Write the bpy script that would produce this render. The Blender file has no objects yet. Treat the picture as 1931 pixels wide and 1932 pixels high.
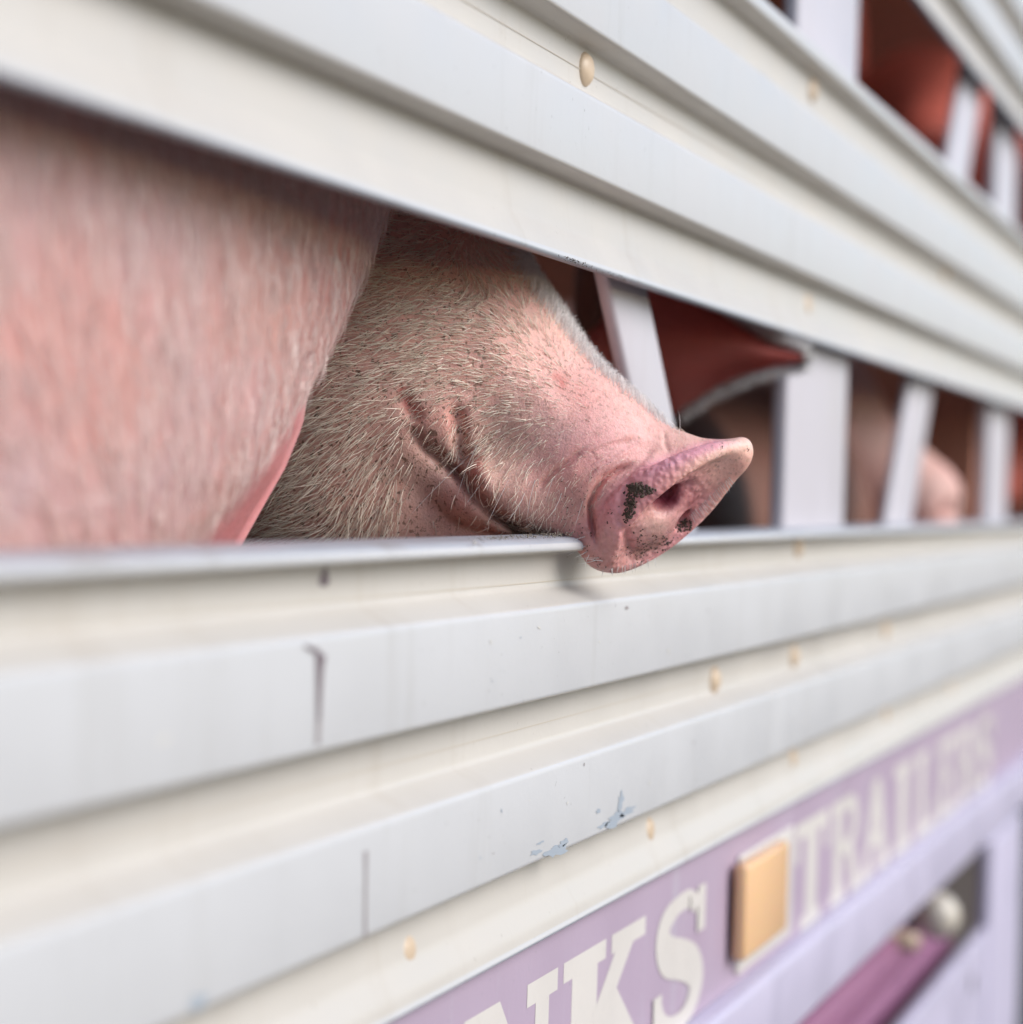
import bpy, math, random
import numpy as np
from mathutils import Matrix, Vector
random.seed(7); rng = np.random.default_rng(7)
SC = bpy.context.scene
COL = SC.collection

# ------------------------------------------------------------------ camera
FPX = 4000.0; IMW = 1931.0; CXI = 965.5          # focal length and picture width in the same units
HCAM = 1.75
ex = np.array([1549.5, 3.5, -FPX]); ex /= np.linalg.norm(ex)
ez = np.array([0.028, 1.0, (1549.5*0.028+3.5)/FPX]); ez -= ez.dot(ex)*ex; ez /= np.linalg.norm(ez)
ey = np.cross(ez, ex)
ROT = np.stack([ex, ey, ez])                      # world = ROT @ camera
CAM = np.array([0.0, 0.0, HCAM])
DW = 0.4277*1549.5/1549.5*math.cos(math.atan(1549.5/FPX))   # distance of the trailer side from the lens
cd = bpy.data.cameras.new('camera'); cam = bpy.data.objects.new('camera', cd); COL.objects.link(cam)
m4 = Matrix.Identity(4)
for i in range(3):
    for j in range(3): m4[i][j] = ROT[i, j]
    m4[i][3] = CAM[i]
cam.matrix_world = m4
cd.sensor_width = 36.0; cd.sensor_fit = 'HORIZONTAL'; cd.lens = 36.0*FPX/IMW
cd.clip_start = 0.02; cd.clip_end = 500
cd.dof.use_dof = True; cd.dof.focus_distance = 1.19; cd.dof.aperture_fstop = 3.6
SC.camera = cam

# ------------------------------------------------------------------ light
SUN_EL, SUN_AZ = math.radians(34), math.radians(-84)   # azimuth from +X, towards the open side
sd = np.array([math.cos(SUN_EL)*math.cos(SUN_AZ), math.cos(SUN_EL)*math.sin(SUN_AZ), math.sin(SUN_EL)])
w = bpy.data.worlds.new('World'); SC.world = w; w.use_nodes = True
nt = w.node_tree; nt.nodes.clear()
sky = nt.nodes.new('ShaderNodeTexSky'); sky.sky_type = 'NISHITA'; sky.sun_disc = False
sky.sun_elevation = SUN_EL; sky.sun_rotation = math.atan2(sd[0], sd[1])
sky.air_density = 1.0; sky.dust_density = 1.2; sky.ozone_density = 1.0
bg = nt.nodes.new('ShaderNodeBackground'); bg.inputs[1].default_value = 0.14
wo = nt.nodes.new('ShaderNodeOutputWorld')
nt.links.new(sky.outputs[0], bg.inputs[0]); nt.links.new(bg.outputs[0], wo.inputs[0])
sl = bpy.data.lights.new('sun', 'SUN'); sl.energy = 2.5; sl.angle = math.radians(45); sl.color = (1.0, 0.965, 0.93)
so = bpy.data.objects.new('sun', sl); COL.objects.link(so)
so.rotation_euler = Vector((-sd[0], -sd[1], -sd[2])).to_track_quat('-Z', 'Y').to_euler()
so.location = (3, -4, 6)
SC.view_settings.view_transform = 'Standard'; SC.view_settings.look = 'None'
SC.view_settings.gamma = 1.0; SC.view_settings.exposure = 0.28
SC.view_settings.use_curve_mapping = False
try:
    SC.cycles.max_bounces = 16; SC.cycles.diffuse_bounces = 10; SC.cycles.transmission_bounces = 8
except Exception: pass

# ------------------------------------------------------------------ helpers
def ray(x, y):
    v = ROT @ np.array([(x-CXI), -(y-CXI), -FPX]); return v
def wall(x, y, n=0.0):
    """point on the plane n metres in front (+) / behind (-) of the trailer side seen at picture point x, y"""
    v = ray(x, y); t = (DW-n)/v[1]; return CAM + v*t
def at(x, y, Z):
    v = ray(x, y); return CAM + v*(Z/FPX)
def wz(x, y, n=0.0): return float(wall(x, y, n)[2])
def ws(x, y, n=0.0): return float(wall(x, y, n)[0])

def link(o, parent=None):
    COL.objects.link(o)
    if parent is not None: o.parent = parent
    return o
def mesh_obj(name, verts, faces, mats, parent=None, mi=None, smooth=False):
    me = bpy.data.meshes.new(name)
    me.from_pydata([tuple(map(float, v)) for v in verts], [], [tuple(f) for f in faces])
    if not isinstance(mats, (list, tuple)): mats = [mats]
    for m in mats: me.materials.append(m)
    if mi is not None: me.polygons.foreach_set('material_index', mi)
    me.polygons.foreach_set('use_smooth', [smooth]*len(me.polygons))
    me.update()
    return link(bpy.data.objects.new(name, me), parent)
def np_mesh(name, V, F, mats, parent=None, smooth=True):
    V = np.asarray(V, np.float32); F = np.asarray(F, np.int32)
    me = bpy.data.meshes.new(name); k = F.shape[1]
    me.vertices.add(len(V)); me.vertices.foreach_set('co', V.ravel())
    me.loops.add(F.size); me.loops.foreach_set('vertex_index', F.ravel())
    me.polygons.add(len(F)); me.polygons.foreach_set('loop_start', np.arange(0, F.size, k, dtype=np.int32))
    me.polygons.foreach_set('use_smooth', np.full(len(F), smooth))
    for m in (mats if isinstance(mats, (list, tuple)) else [mats]): me.materials.append(m)
    me.update(calc_edges=True); me.validate()
    return link(bpy.data.objects.new(name, me), parent)
def empty(name, label, cat, loc=(0, 0, 0), group=None):
    o = bpy.data.objects.new(name, None); o.location = loc; COL.objects.link(o)
    o['label'] = label; o['category'] = cat
    if group: o['group'] = group
    o.empty_display_size = 0.1
    return o
def box(name, lo, hi, mat, parent=None, bev=0.0):
    x0, y0, z0 = lo; x1, y1, z1 = hi
    v = [(x0,y0,z0),(x1,y0,z0),(x1,y1,z0),(x0,y1,z0),(x0,y0,z1),(x1,y0,z1),(x1,y1,z1),(x0,y1,z1)]
    f = [(0,3,2,1),(4,5,6,7),(0,1,5,4),(1,2,6,5),(2,3,7,6),(3,0,4,7)]
    o = mesh_obj(name, v, f, mat, parent)
    if bev > 0:
        b = o.modifiers.new('bevel', 'BEVEL'); b.width = bev; b.segments = 3; b.limit_method = 'ANGLE'
        for p in o.data.polygons: p.use_smooth = True
    return o
def bar(name, p0, p1, wdir, w_, ddir, d_, mat, parent=None, bev=0.003):
    """square tube from p0 to p1, w_ wide along wdir, d_ deep along ddir"""
    p0, p1, wd, dd = map(np.array, (p0, p1, wdir, ddir))
    v = []
    for p in (p0, p1):
        for a, b in ((-1,-1),(1,-1),(1,1),(-1,1)): v.append(p + wd*w_/2*a + dd*d_/2*b)
    f = [(0,1,2,3),(7,6,5,4),(0,4,5,1),(1,5,6,2),(2,6,7,3),(3,7,4,0)]
    o = mesh_obj(name, v, f, mat, parent, smooth=True)
    if bev: 
        b = o.modifiers.new('bevel', 'BEVEL'); b.width = bev; b.segments = 3; b.limit_method = 'ANGLE'
    return o

# ------------------------------------------------------------------ materials
def N(nt, t, **kw):
    n = nt.nodes.new(t)
    for k, v in kw.items(): setattr(n, k, v)
    return n
def new_mat(name, rough=0.5, spec=0.5):
    m = bpy.data.materials.new(name); m.use_nodes = True
    b = m.node_tree.nodes['Principled BSDF']
    b.inputs['Roughness'].default_value = rough
    b.inputs['Specular IOR Level'].default_value = spec
    return m, m.node_tree, b
def noise(nt, scale, detail=4, rough=0.55, vec=None, stretch=None):
    n = N(nt, 'ShaderNodeTexNoise'); n.inputs['Scale'].default_value = scale
    n.inputs['Detail'].default_value = detail; n.inputs['Roughness'].default_value = rough
    if vec is None:
        tc = N(nt, 'ShaderNodeTexCoord'); vec = tc.outputs['Object']
    if stretch:
        mp = N(nt, 'ShaderNodeMapping'); mp.inputs['Scale'].default_value = stretch
        nt.links.new(vec, mp.inputs[0]); vec = mp.outputs[0]
    nt.links.new(vec, n.inputs['Vector']); return n.outputs['Fac']
def ramp(nt, fac, stops):
    r = N(nt, 'ShaderNodeValToRGB'); e = r.color_ramp.elements
    while len(e) < len(stops): e.new(0.5)
    for q, (p, c) in zip(e, stops):
        q.position = p; q.color = (c, c, c, 1) if isinstance(c, (int, float)) else (*c, 1)
    nt.links.new(fac, r.inputs[0]); return r.outputs[0]
def mix(nt, fac, a, b, mode='MIX'):
    n = N(nt, 'ShaderNodeMix', data_type='RGBA', blend_type=mode)
    for sock, v in ((n.inputs[0], fac), (n.inputs[6], a), (n.inputs[7], b)):
        if isinstance(v, (int, float)): sock.default_value = v
        elif isinstance(v, tuple): sock.default_value = (*v, 1)
        else: nt.links.new(v, sock)
    return n.outputs[2]
def bump(nt, b, h, strength, dist):
    n = N(nt, 'ShaderNodeBump'); n.inputs['Strength'].default_value = strength
    n.inputs['Distance'].default_value = dist
    nt.links.new(h, n.inputs['Height']); nt.links.new(n.outputs[0], b.inputs['Normal'])

def paint(name, col, dirt=(0.45, 0.40, 0.33), amount=0.25, rough=0.38, chips=None):
    m, nt, b = new_mat(name, rough)
    big = ramp(nt, noise(nt, 3.0, 5, 0.6, stretch=(0.5, 1, 1.6)), [(0.42, 0.0), (0.75, 1.0)])
    c = mix(nt, big, col, tuple(0.93*a + 0.07*d for a, d in zip(col, dirt)))
    streak = ramp(nt, noise(nt, 9, 6, 0.7, stretch=(3.5, 1, 0.35)), [(0.56, 0.0), (0.80, amount)])
    c = mix(nt, streak, c, dirt)
    speck = ramp(nt, noise(nt, 230, 3, 0.5), [(0.70, 0.0), (0.78, amount*1.6)])
    c = mix(nt, speck, c, tuple(0.6*d for d in dirt))
    if chips:
        ch = ramp(nt, noise(nt, 26, 9, 0.72, stretch=(0.6, 1, 1)), [(0.715, 0.0), (0.725, 0.75)])
        c = mix(nt, ch, c, chips)
    nt.links.new(c, b.inputs['Base Color'])
    rr = ramp(nt, noise(nt, 14, 5), [(0.3, rough-0.06), (0.7, rough+0.16)])
    nt.links.new(rr, b.inputs['Roughness'])
    bump(nt, b, noise(nt, 130, 4, 0.6), 0.10, 0.0015)
    return m
M = {}
M['cream'] = paint('recess_cream', (0.53, 0.507, 0.475), (0.36, 0.30, 0.23), 0.32)  # warmer tone of the recessed faces
M['white'] = paint('rib_cool_white', (0.53, 0.535, 0.55), (0.36, 0.35, 0.33), 0.34, chips=(0.38, 0.43, 0.48))  # cooler tone of the rib faces
M['metal'] = paint('worn_edge', (0.40, 0.43, 0.48), (0.22, 0.18, 0.15), 0.75, 0.34)
M['lav'] = paint('lavender_white_paint', (0.50, 0.47, 0.60), (0.42, 0.36, 0.42), 0.18)
M['post'] = paint('post_paint', (0.55, 0.53, 0.58), (0.42, 0.36, 0.33), 0.20)
M['purple'] = paint('purple_board_paint', (0.40, 0.315, 0.41), (0.45, 0.42, 0.49), 0.9, 0.45, chips=(0.46, 0.43, 0.47))
M['magenta'] = paint('magenta_paint', (0.30, 0.125, 0.23), (0.25, 0.16, 0.2), 0.4, 0.4)
M['letter'] = paint('letter_cream', (0.62, 0.59, 0.56), (0.55, 0.5, 0.47), 0.25, 0.4)
M['inside'] = paint('inside_brown', (0.62, 0.27, 0.18), (0.32, 0.15, 0.10), 0.8, 0.6)
M['under'] = paint('underbody', (0.055, 0.042, 0.038), (0.03, 0.025, 0.02), 0.6, 0.7)
M['floor'] = paint('deck', (0.13, 0.095, 0.07), (0.06, 0.045, 0.03), 0.8, 0.8)
M['bolt'] = paint('bolt_tan', (0.56, 0.44, 0.32), (0.35, 0.24, 0.15), 0.45, 0.35)
M['rust'] = new_mat('rust_mark', 0.8)[0]; M['rust'].node_tree.nodes['Principled BSDF'].inputs['Base Color'].default_value = (0.12, 0.075, 0.05, 1)
M['stain'] = new_mat('dried_drip', 0.6)[0]; M['stain'].node_tree.nodes['Principled BSDF'].inputs['Base Color'].default_value = (0.16, 0.125, 0.14, 1)
M['stain2'] = new_mat('pale_drip', 0.6)[0]; M['stain2'].node_tree.nodes['Principled BSDF'].inputs['Base Color'].default_value = (0.29, 0.26, 0.265, 1)
M['seam'] = new_mat('seam_shade', 0.6)[0]; M['seam'].node_tree.nodes['Principled BSDF'].inputs['Base Color'].default_value = (0.50, 0.45, 0.38, 1)
M['chip'] = paint('bare_metal_chip', (0.36, 0.41, 0.47), (0.28, 0.31, 0.34), 0.4, 0.3)
M['smear'] = paint('grey_smear', (0.60, 0.59, 0.56), (0.5, 0.48, 0.45), 0.3, 0.4)
m, nt, b = new_mat('amber_lens', 0.25); b.inputs['Base Color'].default_value = (0.78, 0.50, 0.28, 1)
b.inputs['Subsurface Weight'].default_value = 0.3; b.inputs['Subsurface Radius'].default_value = (0.02, 0.008, 0.002); M['amber'] = m
m, nt, b = new_mat('lamp_white', 0.2); b.inputs['Base Color'].default_value = (0.58, 0.53, 0.45, 1); M['lamp'] = m
m, nt, b = new_mat('asphalt', 0.9)
c = mix(nt, noise(nt, 60, 8, 0.7), (0.035, 0.035, 0.036), (0.085, 0.082, 0.078)); nt.links.new(c, b.inputs['Base Color'])
bump(nt, b, noise(nt, 180, 6, 0.7), 0.5, 0.01); M['asphalt'] = m

def skin_mat(name, sss=0.25, rough=0.5, attr=True, base=(0.6, 0.36, 0.30), translucent=0.0, specks=1.0, streak=False):
    m, nt, b = new_mat(name, rough, 0.35)
    if attr:
        a = N(nt, 'ShaderNodeAttribute'); a.attribute_name = 'tint'; c = a.outputs['Color']
    else:
        c = mix(nt, 0.0, base, base)
    tc = N(nt, 'ShaderNodeTexCoord'); vec = tc.outputs['Object']
    blot = ramp(nt, noise(nt, 22, 5, 0.6, vec), [(0.35, 0.0), (0.7, 1.0)])
    c = mix(nt, blot, c, mix(nt, 1.0, c, (1.06, 0.90, 0.90), 'MULTIPLY'))
    if streak:
        c = mix(nt, ramp(nt, noise(nt, 9, 4, 0.6, vec), [(0.40, 0.0), (0.66, 0.8)]), c, (0.56, 0.42, 0.45))
        c = mix(nt, ramp(nt, noise(nt, 5, 3, 0.6, vec), [(0.48, 0.0), (0.75, 0.6)]), c, (0.56, 0.34, 0.27))
    fine = ramp(nt, noise(nt, 260, 4, 0.6, vec), [(0.3, (0.86, 0.82, 0.80)), (0.7, (1.07, 1.07, 1.07))])
    c = mix(nt, 0.8, c, fine, 'MULTIPLY')
    if specks > 0:
        reg = ramp(nt, noise(nt, 9, 3, 0.5, vec), [(0.38, 0.15), (0.62, 1.0)])
        s1 = ramp(nt, noise(nt, 420, 2, 0.5, vec), [(0.605, 0.0), (0.65, 0.8)])
        s2 = ramp(nt, noise(nt, 190, 3, 0.6, vec), [(0.635, 0.0), (0.67, 0.85)])
        mx = N(nt, 'ShaderNodeMath', operation='MAXIMUM'); nt.links.new(s1, mx.inputs[0]); nt.links.new(s2, mx.inputs[1])
        mu = N(nt, 'ShaderNodeMath', operation='MULTIPLY'); nt.links.new(mx.outputs[0], mu.inputs[0]); nt.links.new(reg, mu.inputs[1])
        mu2 = N(nt, 'ShaderNodeMath', operation='MULTIPLY'); nt.links.new(mu.outputs[0], mu2.inputs[0]); mu2.inputs[1].default_value = specks
        c = mix(nt, mu2.outputs[0], c, (0.13, 0.075, 0.045))
    nt.links.new(c, b.inputs['Base Color'])
    if sss > 0:
        b.inputs['Subsurface Weight'].default_value = sss
        b.inputs['Subsurface Radius'].default_value = (0.0045, 0.0015, 0.0009)
        b.inputs['Subsurface Scale'].default_value = 1.0
    # fine skin grain, pebbled where the 'pad' value is high
    h = noise(nt, 700, 4, 0.6, vec)
    if attr:
        pa = N(nt, 'ShaderNodeAttribute'); pa.attribute_name = 'pad'
        vo = N(nt, 'ShaderNodeTexVoronoi', feature='SMOOTH_F1'); vo.inputs['Scale'].default_value = 310
        nt.links.new(vec, vo.inputs['Vector'])
        inv = N(nt, 'ShaderNodeMath', operation='MULTIPLY_ADD'); nt.links.new(vo.outputs['Distance'], inv.inputs[0])
        inv.inputs[1].default_value = -3.2; inv.inputs[2].default_value = 1.0
        mm = N(nt, 'ShaderNodeMix', data_type='FLOAT'); nt.links.new(pa.outputs['Fac'], mm.inputs[0])
        nt.links.new(h, mm.inputs[2]); nt.links.new(inv.outputs[0], mm.inputs[3]); h = mm.outputs[0]
        ga = N(nt, 'ShaderNodeAttribute'); ga.attribute_name = 'wet'
        rm = N(nt, 'ShaderNodeMapRange'); nt.links.new(ga.outputs['Fac'], rm.inputs[0])
        rm.inputs[3].default_value = rough; rm.inputs[4].default_value = 0.16
        nt.links.new(rm.outputs[0], b.inputs['Roughness'])
    bump(nt, b, h, 0.1 if streak else 0.38, 0.0016)
    if translucent > 0:
        tr = N(nt, 'ShaderNodeBsdfTranslucent'); tr.inputs[0].default_value = (0.80, 0.25, 0.20, 1)
        ms = N(nt, 'ShaderNodeMixShader'); ms.inputs[0].default_value = translucent
        out = nt.nodes['Material Output']
        nt.links.new(b.outputs[0], ms.inputs[1]); nt.links.new(tr.outputs[0], ms.inputs[2]); nt.links.new(ms.outputs[0], out.inputs[0])
    return m
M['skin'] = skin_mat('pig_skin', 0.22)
M['skin_left'] = skin_mat('pig_skin_left', 0.15, 0.55, attr=False, base=(0.62, 0.345, 0.315), specks=0.2, streak=True)
M['skin_far'] = skin_mat('pig_skin_far', 0.0, 0.6, attr=False, base=(0.70, 0.17, 0.12), specks=0.3)  # red backlight inside the trailer is put into this base colour
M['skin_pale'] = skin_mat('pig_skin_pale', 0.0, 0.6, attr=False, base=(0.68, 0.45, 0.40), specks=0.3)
M['skin_dark'] = skin_mat('pig_skin_shaded', 0.0, 0.6, attr=False, base=(0.17, 0.08, 0.055), specks=0.5)  # shade inside the trailer is put into this dark base
M['ear'] = skin_mat('pig_ear_skin', 0.0, 0.5, attr=False, base=(0.72, 0.27, 0.24), translucent=0.55, specks=0.4)  # red of light shining through is raised in the base colour too
M['ear_bare'] = skin_mat('pig_ear_bare', 0.2, 0.45, attr=False, base=(0.60, 0.27, 0.28), specks=0.0)
def hair_mat(name, col, rough=0.35, trans=0.0):
    m, nt, b = new_mat(name, rough, 0.4)
    oi = noise(nt, 90, 2)
    c = mix(nt, oi, col, tuple(0.70*x for x in col)); nt.links.new(c, b.inputs['Base Color'])
    if trans > 0:
        tr = N(nt, 'ShaderNodeBsdfTranslucent'); nt.links.new(c, tr.inputs[0])
        ms = N(nt, 'ShaderNodeMixShader'); ms.inputs[0].default_value = trans; out = nt.nodes['Material Output']
        nt.links.new(b.outputs[0], ms.inputs[1]); nt.links.new(tr.outputs[0], ms.inputs[2]); nt.links.new(ms.outputs[0], out.inputs[0])
    return m
M['hair'] = hair_mat('bristle_cream', (0.92, 0.81, 0.68))
M['hair_white'] = hair_mat('bristle_white', (0.94, 0.93, 0.92), trans=0.5)
M['hair_left'] = hair_mat('bristle_left', (0.92, 0.76, 0.72))
m, nt, b = new_mat('mud', 0.6); c = mix(nt, noise(nt, 300, 5), (0.028, 0.019, 0.013), (0.13, 0.09, 0.06)); nt.links.new(c, b.inputs['Base Color']); M['mud'] = m
m, nt, b = new_mat('crust', 0.6); c = mix(nt, noise(nt, 300, 5), (0.10, 0.08, 0.06), (0.34, 0.30, 0.24)); nt.links.new(c, b.inputs['Base Color']); M['crust'] = m

# ------------------------------------------------------------------ setting
gx = 60
o = mesh_obj('ground', [(-gx,-gx,0),(gx,-gx,0),(gx,gx,0),(-gx,gx,0)], [(0,1,2,3)], M['asphalt']); o['kind'] = 'structure'

# ------------------------------------------------------------------ trailer side
S0, S1 = -3.0, 4.6                      # ends of the trailer along X
TR = empty('livestock_trailer', 'livestock trailer with ribbed cream and white slatted side above a purple lettered board', 'trailer', (1.0, DW+1.2, 0))
def child(o):                            # parent to the trailer keeping world position
    o.parent = TR; o.location = Vector(o.location) - TR.location; return o
REC = 0.017                             # depth of the recesses behind the rib faces
def round_profile(pts, r=0.0028, seg=3):
    """pts: (n, z, mat of the segment that starts here); rounds inner corners"""
    out = []
    for i, (n, z, mt) in enumerate(pts):
        if i == 0 or i == len(pts)-1: out.append((n, z, mt)); continue
        p = np.array((n, z)); a = np.array(pts[i-1][:2]); c = np.array(pts[i+1][:2])
        da, dc = a-p, c-p; la, lc = np.linalg.norm(da), np.linalg.norm(dc)
        rr = min(r, la*0.45, lc*0.45); a1 = p+da/la*rr; c1 = p+dc/lc*rr
        for k in range(seg+1):
            t = k/seg; q = (1-t)**2*a1 + 2*t*(1-t)*p + t*t*c1
            out.append((q[0], q[1], mt if t > 0.5 else pts[i-1][2]))
    return out
def make_panel(zs):
    """zs: bottom, bottom lip top, rib1 bottom, rib1 top, rib2 bottom, rib2 top, top lip bottom, top"""
    b0, bl, r1, r1t, r2, r2t, tl, t0 = zs
    C, Wt, Me = 0, 1, 2
    pts = [(-0.012, b0+0.001, Me), (-0.006, b0, Me), (-0.004, b0+0.002, Wt), (-0.005, b0+0.0045, C), (-0.006, bl, C), (-REC+0.004, bl+0.012, C),
           (-REC, r1-0.001, C), (0, r1, Wt), (0, r1t, C), (-REC, r1t+0.009, C),
           (-REC, r2-0.001, C), (0, r2, Wt), (0, r2t, C), (-REC, r2t+0.009, C),
           (-REC, tl-0.001, C), (-0.001, tl, Wt), (-0.001, t0-0.003, Me), (-0.006, t0, Me), (-0.036, t0+0.001, Me), (-0.036, t0-0.012, Me)]
    pr = round_profile(pts)
    V, F, MI = [], [], []
    for (n, z, mt) in pr:
        V.append((S0, DW-n, z)); V.append((S1, DW-n, z))
    for i in range(len(pr)-1):
        F.append((2*i, 2*i+1, 2*i+3, 2*i+2)); MI.append(pr[i][2])
    o = mesh_obj('side_panel', V, F, [M['cream'], M['white'], M['metal']], None, MI, smooth=True)
    e = o.modifiers.new('edge', 'EDGE_SPLIT'); e.split_angle = math.radians(50)
    return child(o)
zu = lambda x, y: wz(x, y)
def avg(pts): return sum(wz(x, y) for x, y in pts)/len(pts)
P_LOW = [avg([(944,1835),(1496,1528),(1931,1283)]), avg([(802,1869)]),
         avg([(359,1918),(991,1646),(1480,1416)]), avg([(0,1785),(991,1462),(1711,1227)]),
         avg([(0,1567),(595,1423),(991,1331),(1404,1227)]), avg([(0,1272),(513,1210),(991,1154)]),
         0, avg([(0,1061),(513,1038),(991,1012)])]
P_LOW[6] = P_LOW[7]-0.0075
P_UP = [avg([(663,342),(1223,539),(1593,661),(1931,772)]), 0,
        avg([(1038,300),(562,80)]), avg([(1038,139),(1362,314)]),
        avg([(1362,208),(1038,10)]), avg([(1315,41.6),(1500,185)]),
        avg([(1523,97),(1685,236)]), avg([(1500,40),(1590,118)])]
P_UP[1] = P_UP[0]+0.008
print('LOW', [round(z-HCAM, 4) for z in P_LOW]); print('UP', [round(z-HCAM, 4) for z in P_UP])
hU = [z-P_UP[0] for z in P_UP]
b2 = avg([(1749,0),(1827,107)])
P_TOP = [b2+h for h in hU]
gap = b2-P_UP[7]
P_TOP2 = [P_TOP[7]+gap+h for h in hU]
panels = [make_panel(p) for p in (P_LOW, P_UP, P_TOP, P_TOP2)]
panels[0]['label'] = 'lower slatted panel with chips and drip marks'
ROOF = P_TOP2[7]+0.12
PL = {id(p): p for p in panels}
def on(panel, o):                        # sub-part of a panel, keeps world position
    o.parent = panel; o.location = Vector(o.location) - TR.location - panel.location; return o
for p in panels: p.location = (0, 0, 0); p.matrix_parent_inverse = Matrix.Translation(-Vector(TR.location))
def on(panel, o):
    o.parent = panel; o.matrix_parent_inverse = Matrix.Identity(4); return o
def child(o):
    o.parent = TR; o.matrix_parent_inverse = Matrix.Translation(-Vector(TR.location)); return o

# bolts: shallow domes with a cut mark
def bolt_mesh():
    V = [(0, -0.0048, 0)]; F = []; rings = [(0.004,-0.0045),(0.0072,-0.0035),(0.0092,-0.0018),(0.0100,-0.0006),(0.0100,0.001)]
    n = 24
    for r, y in rings:
        for k in range(n): V.append((r*math.cos(2*math.pi*k/n), y, r*math.sin(2*math.pi*k/n)))
    for k in range(n): F.append((0, 1+(k+1) % n, 1+k))
    for i in range(len(rings)-1):
        for k in range(n):
            a = 1+i*n+k; bb = 1+i*n+(k+1) % n; F.append((a, bb, bb+n, a+n))
    me = bpy.data.meshes.new('bolt'); me.from_pydata(V, [], F); me.materials.append(M['bolt'])
    me.polygons.foreach_set('use_smooth', [True]*len(me.polygons)); return me
BM = bolt_mesh()
V = []; F = []
for k in range(13):
    a = -0.9+1.8*k/12; 
    for r in (0.0016, 0.0026): V.append((0.0045+r*math.cos(a), -0.0052, r*math.sin(a)))
for k in range(12): F.append((2*k, 2*k+1, 2*k+3, 2*k+2))
CUT = bpy.data.meshes.new('bolt_mark'); CUT.from_pydata(V, [], F); CUT.materials.append(M['rust'])
for pi, pts in ((1, [(1104,130),(1532,170),(1520,575),(1783,512)]),
                (0, [(1505,1030),(1347,1283),(1497,1238),(1670,1187),(1220,1568),(1492,1430),(1668,1345),(762,1798),(1790,1300)])):
    for x, y in pts:
        q = wall(x, y, -REC)
        o = link(bpy.data.objects.new('bolt', BM)); o.location = (q[0], DW+REC, q[2]); on(panels[pi], o)

# long scribed seams in the recesses
def strip(name, s0, s1, z, hgt, n, mat, panel):
    v = [(s0, DW-n, z-hgt/2), (s1, DW-n, z-hgt/2), (s1, DW-n, z+hgt/2), (s0, DW-n, z+hgt/2)]
    return on(panel, mesh_obj(name, v, [(0,1,2,3)], mat))
for p, zz in ((panels[0], [wz(991,1100,-REC), wz(944,1385,-REC), wz(944,1705,-REC)]), (panels[1], [wz(1104,135,-REC), wz(1038,420,-REC)])):
    for z in zz: strip('scribed_seam', S0, S1, z, 0.00045, -REC+0.0004, M['seam'], p)

# marks on the lower panel: drips, smudges, chips (flat, on the paint)
def blob(name, panel, pts, n, mat):
    V = [wall(x, y, n) for x, y in pts]; return on(panel, mesh_obj(name, V, [tuple(range(len(V)))], mat))
def streak(name, panel, cx, ys, ws_, n, mat):
    L = [(x-w_/2, y) for x, y, w_ in zip(cx, ys, ws_)]; R = [(x+w_/2, y) for x, y, w_ in zip(cx, ys, ws_)]
    V = [wall(x, y, n) for x, y in L+R]; k = len(L)
    F = [(i, i+1, k+i+1, k+i) for i in range(k-1)]
    return on(panel, mesh_obj(name, V, F, mat))
RN = -REC+0.00025; FN = 0.00025
streak('drip_mark', panels[0], [615,614,613,612,611], [1062,1075,1085,1098,1106], [6,8,14,22,10], RN, M['stain'])
streak('drip_mark', panels[0], [604,603,602,600], [1252,1290,1345,1405], [15,13,10,8], FN, M['stain2'])
streak('drip_mark', panels[0], [606,604,603,602], [1236,1262,1300,1360], [20,13,8,4], FN+0.0001, M['stain'])
blob('drip_mark', panels[0], [(575,1216),(598,1222),(612,1236),(606,1246),(594,1232),(574,1221)], FN+0.0002, M['stain'])
blob('smudge', panels[0], [(413,1216),(424,1213),(431,1222),(424,1231),(414,1228)], -0.004, M['stain2'])
streak('drip_mark', panels[0], [691,691,690,690], [1605,1650,1710,1768], [7,5,5,6], FN, M['stain2'])
def ragged(panel, cx, cy, rx, ry, slope, n, mat, name='paint_chip', k=22):
    pts = []
    for i in range(k):
        a = 2*math.pi*i/k; r = 0.75+0.2*math.sin(2*a+cx)+0.16*math.sin(5*a+cy)+random.uniform(-0.16, 0.16)
        x = cx+rx*r*math.cos(a); pts.append((x, cy+ry*r*math.sin(a)+slope*(x-cx)))
    c = wall(cx, cy, n); V = [wall(x, y, n) for x, y in pts]+[c]
    F = [(i, (i+1) % k, k) for i in range(k)]
    return on(panel, mesh_obj(name, V, F, mat))
for cx, cy, rx, ry in ((1050,1606,26,15),(1012,1608,13,7),(1064,1590,10,9),(1160,1546,24,15),(1185,1530,20,8),(1172,1510,7,22),(1140,1556,12,7),(1020,1590,8,3),(1130,1530,6,5)):
    ragged(panels[0], cx, cy, rx, ry, -0.42, FN, M['chip'])
for cx, cy, rx, ry in ((375,1890,26,16),(310,1395,14,10)): ragged(panels[0], cx, cy, rx, ry, -0.4, FN, M['chip'] if cx > 350 else M['smear'])
for cx, cy, rx, ry in ((1075,1655,55,8),(1010,1680,45,5),(1120,1640,20,6),(945,1690,9,4)): ragged(panels[0], cx, cy, rx, ry, -0.5, RN, M['smear'], 'smear')
for i in range(16):
    x = random.uniform(900, 1350); zz = random.uniform(0, 1)
    y = 962+(0.13+0.10*zz)*(2515-x) if i % 2 else 962+(0.335+0.10*zz)*(2515-x)
    ragged(panels[0], x, y, random.uniform(1.5, 4), random.uniform(1.5, 6), -0.2, FN, random.choice([M['stain2'], M['chip'], M['smear']]), 'fleck', 7)
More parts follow.
